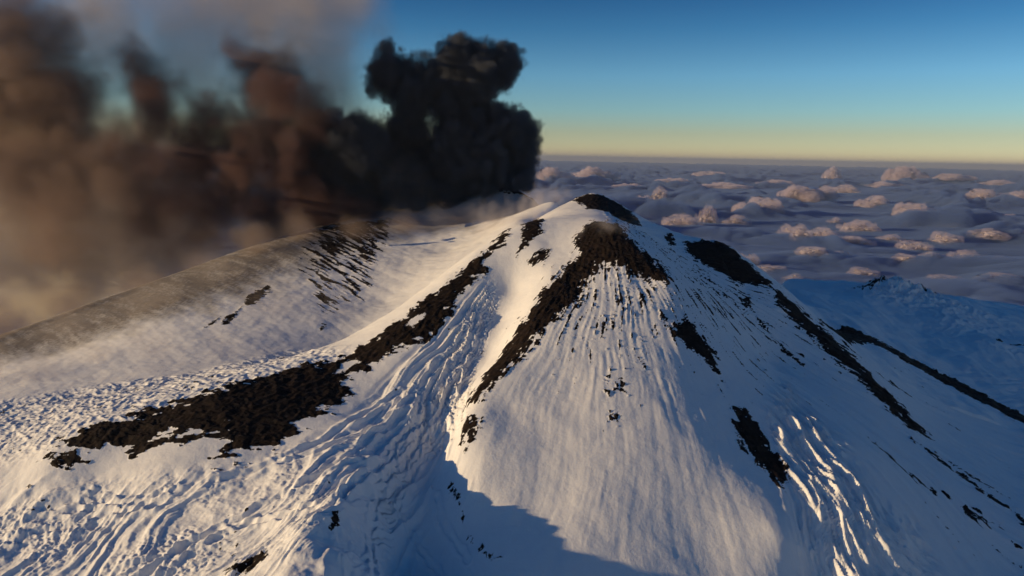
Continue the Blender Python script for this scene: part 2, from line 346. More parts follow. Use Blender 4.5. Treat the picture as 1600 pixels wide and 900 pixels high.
# ------------------------------------------------------------------ materials
def nodes(mat):
    mat.use_nodes = True
    return mat.node_tree.nodes, mat.node_tree.links, mat.node_tree.nodes['Principled BSDF']
m_snow = bpy.data.materials.new('snow_and_lava')
N, L, B = nodes(m_snow)
def attr(name):
    a = N.new('ShaderNodeAttribute'); a.attribute_name = name; return a.outputs['Fac']
def math_(op, a, b=None, clamp=False):
    x = N.new('ShaderNodeMath'); x.operation = op; x.use_clamp = clamp
    for i, v in enumerate((a, b)):
        if v is None: continue
        if hasattr(v, 'links'): L.new(v, x.inputs[i])
        else: x.inputs[i].default_value = v
    return x.outputs[0]
def noise(scale, detail=4, vec=None, rough=.55):
    x = N.new('ShaderNodeTexNoise'); x.inputs['Scale'].default_value = scale; x.inputs['Detail'].default_value = detail; x.inputs['Roughness'].default_value = rough
    L.new(vec if vec else GEO.outputs['Position'], x.inputs['Vector']); return x.outputs['Fac']
def mix(f, a, b):
    x = N.new('ShaderNodeMix'); x.data_type = 'RGBA'
    L.new(f, x.inputs[0])
    for k, v in ((6, a), (7, b)):
        if hasattr(v, 'links'): L.new(v, x.inputs[k])
        else: x.inputs[k].default_value = (*v, 1)
    return x.outputs[2]
GEO = N.new('ShaderNodeNewGeometry')
nf = noise(0.8, 3); nm = noise(0.12, 5); nb = noise(0.03, 4)
rv = math_('ADD', math_('ADD', attr('rock'), math_('MULTIPLY', math_('SUBTRACT', nf, 0.5), 4.0)), math_('MULTIPLY', math_('SUBTRACT', noise(0.3, 4), 0.5), 6.0))
rmask = math_('MULTIPLY', math_('ADD', rv, 0.4), 0.8, True)
snow_c = mix(nm, (.74, .76, .80), (.86, .86, .87))
ash_c = mix(nm, (.055, .046, .042), (.15, .125, .11))
snow_c = mix(math_('MULTIPLY', attr('ash'), 0.9), snow_c, ash_c)
lava_c = mix(math_('MULTIPLY', math_('SUBTRACT', noise(0.22, 5, rough=.65), 0.3), 2.2, True), (.0038, .0032, .003), (.032, .021, .016))
L.new(mix(rmask, snow_c, lava_c), B.inputs['Base Color'])
B.inputs['Roughness'].default_value = .75
B.inputs['Specular IOR Level'].default_value = .08
bmp = N.new('ShaderNodeBump'); bmp.inputs['Strength'].default_value = .28; bmp.inputs['Distance'].default_value = 1.0
L.new(noise(0.45, 5, rough=.6), bmp.inputs['Height']); L.new(bmp.outputs[0], B.inputs['Normal'])

# ------------------------------------------------------------------ mesh of the ground, cut into mountains and their rock parts
def mesh_from(name, co, quads, smooth=True):
    me = bpy.data.meshes.new(name)
    me.vertices.add(len(co)); me.vertices.foreach_set('co', np.ascontiguousarray(co, np.float32).ravel())
    nq = len(quads)
    me.loops.add(nq * 4); me.loops.foreach_set('vertex_index', np.ascontiguousarray(quads, np.int32).ravel())
    me.polygons.add(nq)
    me.polygons.foreach_set('loop_start', np.arange(0, nq * 4, 4, dtype=np.int32))
    try: me.polygons.foreach_set('loop_total', np.full(nq, 4, np.int32))
    except Exception: pass
    me.update(calc_edges=True)
    me.polygons.foreach_set('use_smooth', np.ones(nq, bool))
    return me
ii = (np.arange(NR - 1)[:, None] * NC + np.arange(NC - 1)[None]).ravel()
quads = np.stack([ii, ii + 1, ii + NC + 1, ii + NC], 1)


CO = np.stack([X, Yv, Z], 1).astype(np.float32)
def vertex_normals():
    g = CO.reshape(NR, NC, 3)
    du = np.gradient(g, axis=1); dv = np.gradient(g, axis=0)
    nn = np.cross(du, dv).reshape(-1, 3); nn /= np.linalg.norm(nn, axis=1, keepdims=True)
    return nn * np.sign(nn[:, 2:3])
VN = vertex_normals()
# which mountain a face belongs to: the nearest surveyed point tells
i0 = [k for k, c in enumerate(CP) if c == (560,545,1010)][0]; i1 = [k for k, c in enumerate(CP) if c == (880,322,1160)][0]; i2 = [k for k, c in enumerate(CP) if c == (1260,475,1250)][0]
tag_of = np.zeros(n, np.int32); tag_of[i0:i1] = 1; tag_of[i2:len(CP)] = 2
tag_of[len(CP):] = [1 if x < 150 and y > 800 else (2 if x > 250 and y > 1000 else 0) for x, y, _ in EXTRA]
nearc = ((CXs[:, None] / SC - XY[None, :, 0]) ** 2 + (CYs[:, None] / SC - XY[None, :, 1]) ** 2).argmin(1)
ki = np.abs(np.arange(NR)[:, None] - CI[None]).argmin(1); kj = np.abs(np.arange(NC)[:, None] - CJ[None]).argmin(1)
region = tag_of[nearc].reshape(len(CI), len(CJ))[np.ix_(ki, kj)].ravel()
fq_reg = region[quads[:, 0]]
fq_own = np.where((owner[quads] >= 0).sum(1) >= 2, owner[quads].max(1), -1)
fan_q = (fan[quads].mean(1) > 0.5) & (fq_own < 0) & (fq_reg == 0); lava_q = (lava[quads].mean(1) > 0.5) & (fq_own < 0) & ~fan_q; rib_q = (sparkle[quads].mean(1) > 0.5) & (fq_own < 0)
fq_own = np.where(fan_q, -2, np.where(lava_q, -3, np.where(rib_q, -4, fq_own)))
def piece(name, sel, parent=None):
    q = quads[sel]; used, inv = np.unique(q, return_inverse=True)
    me = mesh_from(name, CO[used], inv.reshape(-1, 4))
    for an, arr in (('rock', rockv), ('ash', ash)):
        at_ = me.attributes.new(an, 'FLOAT', 'POINT'); at_.data.foreach_set('value', np.ascontiguousarray(arr[used], np.float32))
    me.normals_split_custom_set_from_vertices(VN[used])
    me.materials.append(m_snow)
    o = bpy.data.objects.new(name, me); col.objects.link(o)
    if parent: o.parent = parent
    return o
labels = list(POLY)
TOP = {}
for r_, (nm_, lb) in enumerate((('volcano_mountain', 'snow-covered volcanic cone with black lava ribs'), ('rear_mountain', 'broad warm-lit snow slope behind the cone under the smoke'), ('snow_field', 'blue shaded snowfield at the foot of the cone'))):
    o = piece(nm_, (fq_reg == r_) & (fq_own == -1)); o['kind'] = 'structure'; o['label'] = lb; TOP[r_] = o
for k, nm_, lb in ((-2, 'debris_fan', 'ropy avalanche debris spilling down from the gully'), (-3, 'lava_field', 'rough lava field under thin snow behind the black ridge'), (-4, 'snow_ribs', 'sunlit ribs of snow low on the shaded flank')):
    o = piece(nm_, fq_own == k, TOP[0]); o['label'] = lb
for k, lb in enumerate(labels):
    sel = fq_own == k
    if sel.sum() < 4: print('no faces for', lb); continue
    r_ = np.bincount(fq_reg[sel], minlength=3).argmax()
    o = piece('rock_outcrop', sel, TOP[r_]); o['label'] = lb

# ------------------------------------------------------------------ sea of clouds
DECK = CAM_Z - 1400.0
cr_ = np.geomspace(5200, 300000, 600); ca_ = np.linspace(R(-45), R(45), 560)
CR, CA = np.meshgrid(cr_, ca_, indexing='ij')
cx = (CR * np.sin(CA)).ravel(); cy = (CR * np.cos(CA)).ravel()
def billow(x, y, oct, seed):
    t = 0; a = 1.0
    for k in range(oct):
        t = t + a * np.abs(perlin(x, y, seed + 5 * k)); x = x * 2.1; y = y * 2.1; a *= 0.5
    return t
wx = cx + fbm(cx / 2500, cy / 2500, 2, 211) * 900; wy = cy + fbm(cx / 2500, cy / 2500, 2, 215) * 900
cover = fbm(cx / 5200, cy / 5200, 3, 201)
def domes(x, y, cell, keep, seed):
    """heaps of rounded cloud tops: one dome in each cell that is kept"""
    x = x / cell; y = y / cell; xi = np.floor(x).astype(np.int64); yi = np.floor(y).astype(np.int64); out = np.zeros(len(x))
    for dx in (-1, 0, 1):
        for dy in (-1, 0, 1):
            gx_, gy_ = xi + dx, yi + dy
            h1 = np.sin(gx_ * 127.1 + gy_ * 311.7 + seed) * 43758.5453; h1 -= np.floor(h1)
            h2 = np.sin(gx_ * 269.5 + gy_ * 183.3 + seed) * 43758.5453; h2 -= np.floor(h2)
            h3 = np.sin(gx_ * 419.2 + gy_ * 371.9 + seed) * 43758.5453; h3 -= np.floor(h3)
            rr = (0.30 + 0.55 * h3) * (h3 > 1 - keep)
            d2 = (x - gx_ - h1) ** 2 + ((y - gy_ - h2)) ** 2
            out = np.maximum(out, np.sqrt(np.maximum(0, rr * rr - d2)))
    return out * cell
patch = sstep(-0.05, 0.6, cover)
cz = DECK + billow(wx / 1300, wy / 1300, 4, 221) * 70 * (0.35 + patch) + cover * 60 + fbm(cx / 15000, cy / 15000, 2, 231) * 70
cz += (domes(wx, wy, 1100, .25, 5.1) * 0.26 + domes(wx, wy, 520, .42, 9.7) * 0.40 + domes(wx, wy, 300, .5, 3.7) * 0.40) * (0.10 + 0.9 * patch) + billow(wx / 210, wy / 210, 3, 251) * 30 * (0.25 + patch)
ncr, nca = CR.shape
jj = (np.arange(ncr - 1)[:, None] * nca + np.arange(nca - 1)[None]).ravel()
cq = np.stack([jj, jj + 1, jj + nca + 1, jj + nca], 1)
m_cloud = bpy.data.materials.new('cloud'); N, L, B = nodes(m_cloud)
B.inputs['Base Color'].default_value = (.34, .37, .45, 1); B.inputs['Roughness'].default_value = 1; B.inputs['Specular IOR Level'].default_value = 0  # white cloud darkened to blue-grey: missing sunlight put into the colour
cme = mesh_from('cloud_sea', np.stack([cx, cy, cz - 210], 1), cq); cme.materials.append(m_cloud)
co_ = bpy.data.objects.new('cloud_sea', cme); col.objects.link(co_); co_['kind'] = 'stuff'; co_['label'] = 'blue-grey sea of clouds stretching to the horizon'; co_['category'] = 'clouds'

# the soft upper layer of the same clouds: a closed sheet of thinner cloud over the denser deck
c3 = np.stack([cx.reshape(ncr, nca), cy.reshape(ncr, nca), cz.reshape(ncr, nca)], -1)
na, nb_ = c3.shape[:2]; nT = na * nb_
ring = np.concatenate([np.arange(nb_), np.arange(1, na) * nb_ + nb_ - 1, (na - 1) * nb_ + np.arange(nb_ - 1)[::-1], np.arange(1, na - 1)[::-1] * nb_])
low = c3.reshape(-1, 3)[ring].copy(); low[:, 2] = DECK - 400
kk = (np.arange(na - 1)[:, None] * nb_ + np.arange(nb_ - 1)[None]).ravel()
fq = [np.stack([kk, kk + 1, kk + nb_ + 1, kk + nb_], 1)]
m_r = len(ring); q_ = np.arange(m_r); fq.append(np.stack([ring[(q_ + 1) % m_r], ring[q_], nT + q_, nT + (q_ + 1) % m_r], 1))
bot = [tuple(int(k) for k in nT + q_[::-1])]
sheet = (np.concatenate([c3.reshape(-1, 3), low]), np.concatenate(fq), bot)

# ------------------------------------------------------------------ smoke
_p3 = rng.permutation(512).astype(np.int32)
_a3 = rng.normal(size=(512, 3)); _a3 = (_a3 / np.linalg.norm(_a3, axis=1, keepdims=True)).astype(np.float32)
def perlin3(x, y, z):
    xi = np.floor(x).astype(np.int32); yi = np.floor(y).astype(np.int32); zi = np.floor(z).astype(np.int32)
    fx, fy, fz = x - xi, y - yi, z - zi
    sm = lambda t: t * t * t * (t * (t * 6 - 15) + 10)
    u, v, w = sm(fx), sm(fy), sm(fz)
    def g(a, b, c):
        h = _p3[(_p3[(_p3[(xi + a) & 511] + yi + b) & 511] + zi + c) & 511]
        return _a3[h, 0] * (fx - a) + _a3[h, 1] * (fy - b) + _a3[h, 2] * (fz - c)
    l = lambda t, a, b: a + t * (b - a)
    return l(w, l(v, l(u, g(0,0,0), g(1,0,0)), l(u, g(0,1,0), g(1,1,0))), l(v, l(u, g(0,0,1), g(1,0,1)), l(u, g(0,1,1), g(1,1,1)))) * 1.6
def fbm3(x, y, z, oct=4, gain=0.55, bill=False):
    t = 0; a = 1.0
    for k in range(oct):
        q = perlin3(x + 31.7 * k + 100, y + 11.3 * k + 100, z + 7.9 * k + 100)
        t = t + a * (np.abs(q) * 2 - 0.7 if bill else q); x = x * 2.07; y = y * 2.07; z = z * 2.07; a *= gain
    return t.astype(np.float32)

def volume_object(name, lo, hi, dims, dens, mat, parent=None):
    """an object whose geometry nodes fill a grid of the given size with the given density"""
    nx, ny, nz = dims
    me = bpy.data.meshes.new(name); me.vertices.add(nx * ny * nz)
    a = me.attributes.new('d', 'FLOAT', 'POINT'); a.data.foreach_set('value', np.ascontiguousarray(dens, np.float32).ravel())
    ob = bpy.data.objects.new(name, me); col.objects.link(ob)
    if parent: ob.parent = parent
    ng = bpy.data.node_groups.new(name, 'GeometryNodeTree')
    ng.interface.new_socket('Geometry', in_out='INPUT', socket_type='NodeSocketGeometry')
    ng.interface.new_socket('Geometry', in_out='OUTPUT', socket_type='NodeSocketGeometry')
    n_, l_ = ng.nodes, ng.links
    gi = n_.new('NodeGroupInput'); go = n_.new('NodeGroupOutput')
    vc = n_.new('GeometryNodeVolumeCube'); vc.inputs['Min'].default_value = lo; vc.inputs['Max'].default_value = hi
    vc.inputs['Resolution X'].default_value, vc.inputs['Resolution Y'].default_value, vc.inputs['Resolution Z'].default_value = dims
    pos = n_.new('GeometryNodeInputPosition')
    mp = n_.new('ShaderNodeVectorMath'); mp.operation = 'SUBTRACT'; l_.new(pos.outputs[0], mp.inputs[0]); mp.inputs[1].default_value = lo
    ms = n_.new('ShaderNodeVectorMath'); ms.operation = 'MULTIPLY'; l_.new(mp.outputs[0], ms.inputs[0])
    ms.inputs[1].default_value = [(dims[k] - 1) / (hi[k] - lo[k]) for k in range(3)]
    sx = n_.new('ShaderNodeSeparateXYZ'); l_.new(ms.outputs[0], sx.inputs[0])
    def mm(op, a_, b_):
        q = n_.new('ShaderNodeMath'); q.operation = op
        for k, v_ in enumerate((a_, b_)):
            if v_ is None: continue
            if hasattr(v_, 'links'): l_.new(v_, q.inputs[k])
            else: q.inputs[k].default_value = v_
        return q.outputs[0]
    ix, iy, iz = (mm('ROUND', sx.outputs[k], None) for k in range(3))
    lin = mm('ADD', mm('ADD', mm('MULTIPLY', ix, ny * nz), mm('MULTIPLY', iy, nz)), iz)
    fi = n_.new('FunctionNodeFloatToInt'); fi.rounding_mode = 'ROUND'; l_.new(lin, fi.inputs[0])
    na = n_.new('GeometryNodeInputNamedAttribute'); na.data_type = 'FLOAT'; na.inputs['Name'].default_value = 'd'
    si = n_.new('GeometryNodeSampleIndex'); si.data_type = 'FLOAT'; si.domain = 'POINT'
    l_.new(gi.outputs[0], si.inputs['Geometry']); l_.new(na.outputs['Attribute'], si.inputs['Value']); l_.new(fi.outputs[0], si.inputs['Index'])
    l_.new(si.outputs[0], vc.inputs['Density'])
    sm_ = n_.new('GeometryNodeSetMaterial'); sm_.inputs['Material'].default_value = mat
    l_.new(vc.outputs[0], sm_.inputs[0]); l_.new(sm_.outputs[0], go.inputs[0])
    md = ob.modifiers.new('fill', 'NODES'); md.node_group = ng
    return ob
def smoke_mat(name, color, density, absorb=(0, 0, 0), aniso=0.0):
    mt = bpy.data.materials.new(name); mt.use_nodes = True
    nn, ll = mt.node_tree.nodes, mt.node_tree.links
    nn.remove(nn['Principled BSDF'])
    pv = nn.new('ShaderNodeVolumePrincipled'); pv.inputs['Color'].default_value = (*color, 1); pv.inputs['Density'].default_value = density
    pv.inputs['Anisotropy'].default_value = aniso; pv.inputs['Absorption Color'].default_value = (*absorb, 1)
    ll.new(pv.outputs[0], nn['Material Output'].inputs['Volume'])
    return mt
def puff_grid(puffs, Y0, voxel, pad, amp, soft, fine, seed, depth=0.9, small=60.0, warp=0.0):
    """density grid of many billows; puffs: (u, v, radius px, weight)"""
    g = np.random.default_rng(seed)
    C = []
    for u, v, rp, w, *yq in puffs:
        yy = (yq[0] if yq else Y0) + g.normal() * rp * 0.6
        x_, y_, z_ = at(u, v, yy); C.append((x_, y_, z_, rp * yy / F_PX, w))
    C = np.array(C)
    lo = (C[:, :3] - C[:, 3:4]).min(0) - pad; hi = (C[:, :3] + C[:, 3:4]).max(0) + pad
    dims = [int((hi[k] - lo[k]) / voxel) + 2 for k in range(3)]
    ax = [np.linspace(lo[k], hi[k], dims[k]).astype(np.float32) for k in range(3)]
    gx, gy, gz = np.meshgrid(*ax, indexing='ij')
    qx, qy, qz = gx, gy, gz
    if warp:
        k_ = 1 / (fine * 1.7)
        ids = [np.unique(np.append(np.arange(0, dims[k], 4), dims[k] - 1)) for k in range(3)]
        sx_, sy_, sz_ = np.meshgrid(*[ax[k][ids[k]] for k in range(3)], indexing='ij')
        def up3(a_):
            for k in range(3):
                p_ = np.arange(dims[k]); j_ = np.clip(np.searchsorted(ids[k], p_, 'right') - 1, 0, len(ids[k]) - 2)
                t_ = ((p_ - ids[k][j_]) / (ids[k][j_ + 1] - ids[k][j_])).astype(np.float32).reshape([-1 if q == k else 1 for q in range(3)])
                a_ = np.take(a_, j_, k) * (1 - t_) + np.take(a_, j_ + 1, k) * t_
            return a_
        wv = [up3(perlin3(sx_ * k_ + 40 * j, sy_ * k_ + 17 * j, sz_ * k_ + 50).astype(np.float32)) for j in (1, 2, 3)]
        gx, gy, gz = gx + wv[0] * warp, gy + wv[1] * warp, gz + wv[2] * warp
    f = np.full(gx.shape, -9.0, np.float32); wt = np.zeros(gx.shape, np.float32)
    for x_, y_, z_, r_, w in C:
        sl = tuple(slice(max(0, int((c - r_ * 1.6 - lo[k]) / (hi[k] - lo[k]) * dims[k])), min(dims[k], int((c + r_ * 1.6 - lo[k]) / (hi[k] - lo[k]) * dims[k]) + 2)) for k, c in enumerate((x_, y_, z_)))
        d = 1 - np.sqrt((gx[sl] - x_) ** 2 + ((gy[sl] - y_) / depth) ** 2 + (gz[sl] - z_) ** 2) / r_
        d = d * r_ / small if r_ < small else d
        up = d > f[sl]
        f[sl] = np.maximum(f[sl], d); wt[sl] = np.where(up, w, wt[sl])
    act = f > -0.55
    nz_ = np.zeros(gx.shape, np.float32)
    nz_[act] = fbm3(qx[act] / fine, qy[act] / fine, qz[act] / fine, 5, 0.58, True)
    dens = np.clip((f + nz_ * amp) / soft, 0, 1) * wt
    for k in range(3):                                             # nothing on the outer faces
        sl = [slice(None)] * 3
        for e in (0, -1): sl[k] = e; dens[tuple(sl)] = 0
    return tuple(map(float, lo)), tuple(map(float, hi)), tuple(dims), dens

def core_mesh(name, grid, threshold, mat, parent):
    """the opaque heart of the smoke: the surface inside which it is denser than the threshold"""
    tmp = volume_object('tmp', *grid, mat)
    ng = tmp.modifiers[0].node_group
    out = [x for x in ng.nodes if x.type == 'GROUP_OUTPUT'][0]; vc = [x for x in ng.nodes if x.bl_idname == 'GeometryNodeVolumeCube'][0]
    vm = ng.nodes.new('GeometryNodeVolumeToMesh'); vm.inputs['Threshold'].default_value = threshold
    ng.links.new(vc.outputs[0], vm.inputs[0]); ng.links.new(vm.outputs[0], out.inputs[0])
    dg = bpy.context.evaluated_depsgraph_get()
    me = bpy.data.meshes.new_from_object(tmp.evaluated_get(dg), depsgraph=dg); me.name = name
    old = tmp.data; bpy.data.objects.remove(tmp); bpy.data.meshes.remove(old)
    me.materials.clear(); me.materials.append(mat)
    ob = bpy.data.objects.new(name, me); col.objects.link(ob); ob.parent = parent
    return ob
def matte(name, c):
    mt = bpy.data.materials.new(name); N_, L_, B_ = nodes(mt)
    B_.inputs['Base Color'].default_value = (*c, 1); B_.inputs['Roughness'].default_value = 1; B_.inputs['Specular IOR Level'].default_value = 0
    return mt
def blur3(a, k):
    for ax_ in range(3):
        for _ in range(k):
            a = (np.roll(a, 1, ax_) + a * 2 + np.roll(a, -1, ax_)) * 0.25
    return a
plume = bpy.data.objects.new('smoke_plume', None); col.objects.link(plume)
plume.location = (0, 0, 0); plume['label'] = 'huge dark ash plume rising from the crater and drifting left'; plume['category'] = 'smoke plume'
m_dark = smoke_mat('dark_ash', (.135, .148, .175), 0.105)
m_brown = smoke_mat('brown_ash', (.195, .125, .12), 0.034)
m_left = smoke_mat('sunlit_brown_ash', (.36, .275, .245), 0.026)  # paler copy of the brown ash, direct sunlight put into its colour
m_veil = smoke_mat('thin_ash', (.70, .63, .585), 0.0066)
name_dbg = 'dark'
D = [(644,208,34,1),(655,225,30,1),(822,304,14,1),(816,282,24,1),(812,252,32,1),(804,215,36,1),(790,190,36,1),(768,225,52,1),(742,185,46,1),(705,160,46,1),(660,140,40,1),(615,118,42,1),(598,105,28,1),(640,168,34,1),(702,86,30,1),(738,98,38,1),(782,98,34,1),(800,95,20,1),(755,120,40,1),(695,122,42,1),(720,110,36,1),
     (730,245,58,1),(685,268,52,1),(612,245,44,1),(552,228,46,1),(502,208,34,1),(560,285,58,1),(640,298,48,1),(700,300,44,1),(765,285,40,1),(490,260,50,1),(530,250,52,1),(600,212,26,1),(520,192,24,1),(700,205,30,1),(600,322,42,.8),(520,325,46,.7),
     (700,322,26,.6),(755,315,26,.9),(798,312,18,.9),(650,328,30,.6)]
D = [(p_[0], p_[1], p_[2] * 1.16) + tuple(p_[3:]) for p_ in D]
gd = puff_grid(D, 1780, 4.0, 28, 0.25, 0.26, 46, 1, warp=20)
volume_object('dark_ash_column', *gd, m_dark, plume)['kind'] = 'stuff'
core_mesh('dense_core', (gd[0], gd[1], gd[2], blur3(gd[3], 16)), 0.985, matte('dense_ash', (.010, .010, .0115)), plume)
name_dbg = 'brown'
Bn = [(430,112,60,1),(368,66,38,.8),(400,88,50,.9),(452,150,64,1),(420,190,78,1),(350,222,76,1),(300,195,68,1),(240,140,52,1),(235,112,42,.9),(252,172,66,1),(310,240,74,.9),(400,260,88,1),(460,285,85,1),(505,315,72,1),(440,325,75,.8),(560,330,52,.8),(370,280,85,.8),(280,270,85,.6),(220,235,65,.6),(185,215,60,.5),(200,260,70,.5),(480,200,60,.9),(330,320,80,.5),(250,320,80,.4)]
volume_object('brown_ash_billows', *puff_grid(Bn, 1700, 7.0, 55, 0.30, 0.65, 88, 2, warp=45), m_brown, plume)['kind'] = 'stuff'
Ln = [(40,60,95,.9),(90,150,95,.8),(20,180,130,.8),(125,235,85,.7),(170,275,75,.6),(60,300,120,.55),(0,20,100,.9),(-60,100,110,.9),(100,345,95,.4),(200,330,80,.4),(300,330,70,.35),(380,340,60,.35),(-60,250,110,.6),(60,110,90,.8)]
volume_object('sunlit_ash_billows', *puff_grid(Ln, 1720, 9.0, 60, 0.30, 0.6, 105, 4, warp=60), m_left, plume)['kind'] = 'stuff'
name_dbg = 'veil'
Vl = [(480,20,130,1.1,1900),(560,0,90,1.0,1900),(400,-10,130,1.1,1900),(300,10,130,1.1,1900),(200,60,140,1.2,1900),(300,120,150,1.1,1920),(450,120,140,1.1,1920),(520,140,95,1.1,1920),(350,300,160,.9,1900),(200,350,180,1.6),(60,380,180,1.6),(-60,400,180,1.5),(420,350,130,1.7),(520,340,110,1.6),(620,335,85,1.3),(700,340,55,1.1),(100,200,170,1.1),(120,400,110,2.0),(250,390,100,2.0)]
volume_object('thin_ash_veil', *puff_grid(Vl, 1860, 14.0, 90, 0.26, 0.8, 190, 3, warp=70), m_veil, plume)['kind'] = 'stuff'

def mesh_with_base(name, v_, q_, big):
    nq, nb2 = len(q_), len(big)
    me = bpy.data.meshes.new(name); me.vertices.add(len(v_)); me.vertices.foreach_set('co', np.ascontiguousarray(v_, np.float32).ravel())
    me.loops.add(nq * 4 + nb2); me.loops.foreach_set('vertex_index', np.concatenate([q_.ravel(), np.array(big)]).astype(np.int32))
    me.polygons.add(nq + 1); me.polygons.foreach_set('loop_start', np.append(np.arange(0, nq * 4, 4), nq * 4).astype(np.int32))
    me.update(calc_edges=True); return me
sm = mesh_with_base('cloud_veil', sheet[0], sheet[1], sheet[2][0]); sm.materials.append(smoke_mat('cloud_veil', (.215, .33, .61), 0.0052))  # blue shade of the deck painted into the cloud colour
so = bpy.data.objects.new('cloud_veil', sm); col.objects.link(so); so.parent = co_; so['kind'] = 'stuff'

# ------------------------------------------------------------------ mist lying on the mountain
def mist(name, label, puffs, voxel, amp, soft, fine, seed, color, density, Y0=1100):
    global name_dbg
    puffs = [p_[:4] + (p_[4] * 0.93,) if len(p_) > 4 else p_ for p_ in puffs]
    name_dbg = name
    ob = volume_object(name, *puff_grid(puffs, Y0, voxel, 25, amp, soft, fine, seed, small=1.0, warp=fine * 0.4), smoke_mat(name, color, density))
    ob['kind'] = 'stuff'; ob['label'] = label; ob['category'] = 'mist'
mist('summit_mist', 'wisps of steam clinging to the top of the cone', [(p_[0], p_[1], p_[2] * 1.75) + p_[3:] for p_ in [(850,314,15,1,1230),(872,310,12,.9,1260),(890,304,9,.7,1280),(836,326,18,1,1230),(815,332,16,.9,1240),(796,338,18,.8,1260),(905,352,13,.7,1010),(945,352,14,.9,990),(972,356,11,.7,980),(925,344,12,.8,1020),(1000,352,12,.5,1120),(765,345,20,.7,1300),(1015,350,12,.5,1180),(1035,362,12,.4,1180),(985,335,10,.5,1250)]], 3.5, 0.34, 0.7, 24, 5, (.88, .82, .82), 0.013, 1000)
mist('ash_haze', 'brown ash haze drifting over the crest of the rear mountain', [(-40,545,60,1,1330),(20,520,55,1,1370),(120,485,55,1,1440),(220,448,52,1,1510),(320,410,48,1,1560),(400,382,44,1,1600),(470,364,42,1,1640),(560,348,40,1,1650),(640,342,38,.9,1680),(710,338,34,.8,1700)], 8.0, 0.3, 0.8, 80, 12, (.46, .37, .32), 0.012)
mist('valley_mist', 'soft warm mist lying on the rear snow slope', [(60,590,55,1,960),(150,565,50,1,1000),(250,530,55,1,1080),(340,540,45,.8,1030),(420,490,55,.7,1180),(100,520,60,1,1150),(-60,600,80,1,960),(520,480,45,.5,1160),(220,480,60,.8,1250),(350,430,60,.7,1380),(770,345,32,1.2,1560),(730,346,40,.9,1600),(680,350,44,.7,1640),(630,352,44,.6,1660)], 9.0, 0.32, 0.7, 90, 6, (.80, .71, .63), 0.0045)
mist('plain_mist', 'thin mist along the far edge of the lower snowfield', [(1280,455,30,1),(1350,470,26,.8),(1430,478,26,.9),(1510,482,28,1),(1590,490,30,1),(1670,500,40,1),(1230,440,30,1),(1180,430,30,.8)], 10.0, 0.3, 0.8, 90, 9, (.70, .74, .82), 0.0030, 2500)
mist('cloud_bank', 'yellowish cloud bank beyond the rear crest', [(10,462,48,1),(95,456,36,1),(175,450,28,.9),(240,440,22,.6),(-60,490,70,1),(60,490,50,1),(140,475,36,1)], 9.0, 0.4, 0.7, 75, 8, (.95, .88, .72), 0.010, 1600)

# ------------------------------------------------------------------ cumulus clouds standing on the deck
def blob(spheres, voxel, amp, scale, seed):
    bm_me = bpy.data.meshes.new('tmp'); V = []; Fc = []
    phi = (1 + 5 ** .5) / 2
    iv = np.array([(-1,phi,0),(1,phi,0),(-1,-phi,0),(1,-phi,0),(0,-1,phi),(0,1,phi),(0,-1,-phi),(0,1,-phi),(phi,0,-1),(phi,0,1),(-phi,0,-1),(-phi,0,1)]); iv /= np.linalg.norm(iv[0])
    it = [(0,11,5),(0,5,1),(0,1,7),(0,7,10),(0,10,11),(1,5,9),(5,11,4),(11,10,2),(10,7,6),(7,1,8),(3,9,4),(3,4,2),(3,2,6),(3,6,8),(3,8,9),(4,9,5),(2,4,11),(6,2,10),(8,6,7),(9,8,1)]
    for x_, y_, z_, r_ in spheres:
        b_ = len(V); V += [tuple(p * r_ * 1.1 + (x_, y_, z_)) for p in iv]; Fc += [tuple(k + b_ for k in t) for t in it]
    bm_me.from_pydata(V, [], Fc)
    ob = bpy.data.objects.new('tmp', bm_me); col.objects.link(ob)
    rm = ob.modifiers.new('r', 'REMESH'); rm.mode = 'VOXEL'; rm.voxel_size = voxel
    dg = bpy.context.evaluated_depsgraph_get()
    me = bpy.data.meshes.new_from_object(ob.evaluated_get(dg), depsgraph=dg); bpy.data.objects.remove(ob)
    k = len(me.vertices); c = np.empty(k * 3, np.float32); me.vertices.foreach_get('co', c); c = c.reshape(-1, 3)
    nr = np.empty(k * 3, np.float32); me.vertices.foreach_get('normal', nr); nr = nr.reshape(-1, 3)
    q = c / scale + seed * 13.7
    d = fbm3(q[:, 0], q[:, 1], q[:, 2], 4, 0.6, True) * amp
    flat = sstep(-0.02, 0.12, c[:, 2])
    hull = c + nr * (d * (0.25 + 0.75 * flat) + 0.11)[:, None]; core = c + nr * (d * (0.25 + 0.75 * flat) - 0.075)[:, None]
    m2 = me.copy()
    me.vertices.foreach_set('co', core.ravel()); m2.vertices.foreach_set('co', hull.ravel()); me.update(); m2.update()
    for x in (me, m2): x.polygons.foreach_set('use_smooth', np.ones(len(x.polygons), bool)); x.materials.clear()
    return me, m2
m_cum = matte('cumulus', (.50, .44, .47)); m_cumv = smoke_mat('cumulus_edge', (.84, .74, .80), 0.0042)  # pink of the low sun tinted into white cloud
VAR = []
for k in range(7):
    g = np.random.default_rng(40 + k); sph = []
    for _ in range(26):
        x_ = g.uniform(-.42, .42); y_ = g.uniform(-.3, .3); h_ = max(0, 1 - (x_ / .48) ** 2) * (0.8 + 0.4 * g.random())
        sph.append((x_, y_, g.uniform(0.0, .26) * h_, g.uniform(.07, .15) * (0.6 + 0.5 * h_)))
    a_, b_ = blob(sph, 0.017, 0.058, 0.10, k); a_.materials.append(m_cum); b_.materials.append(m_cumv); VAR.append((a_, b_))
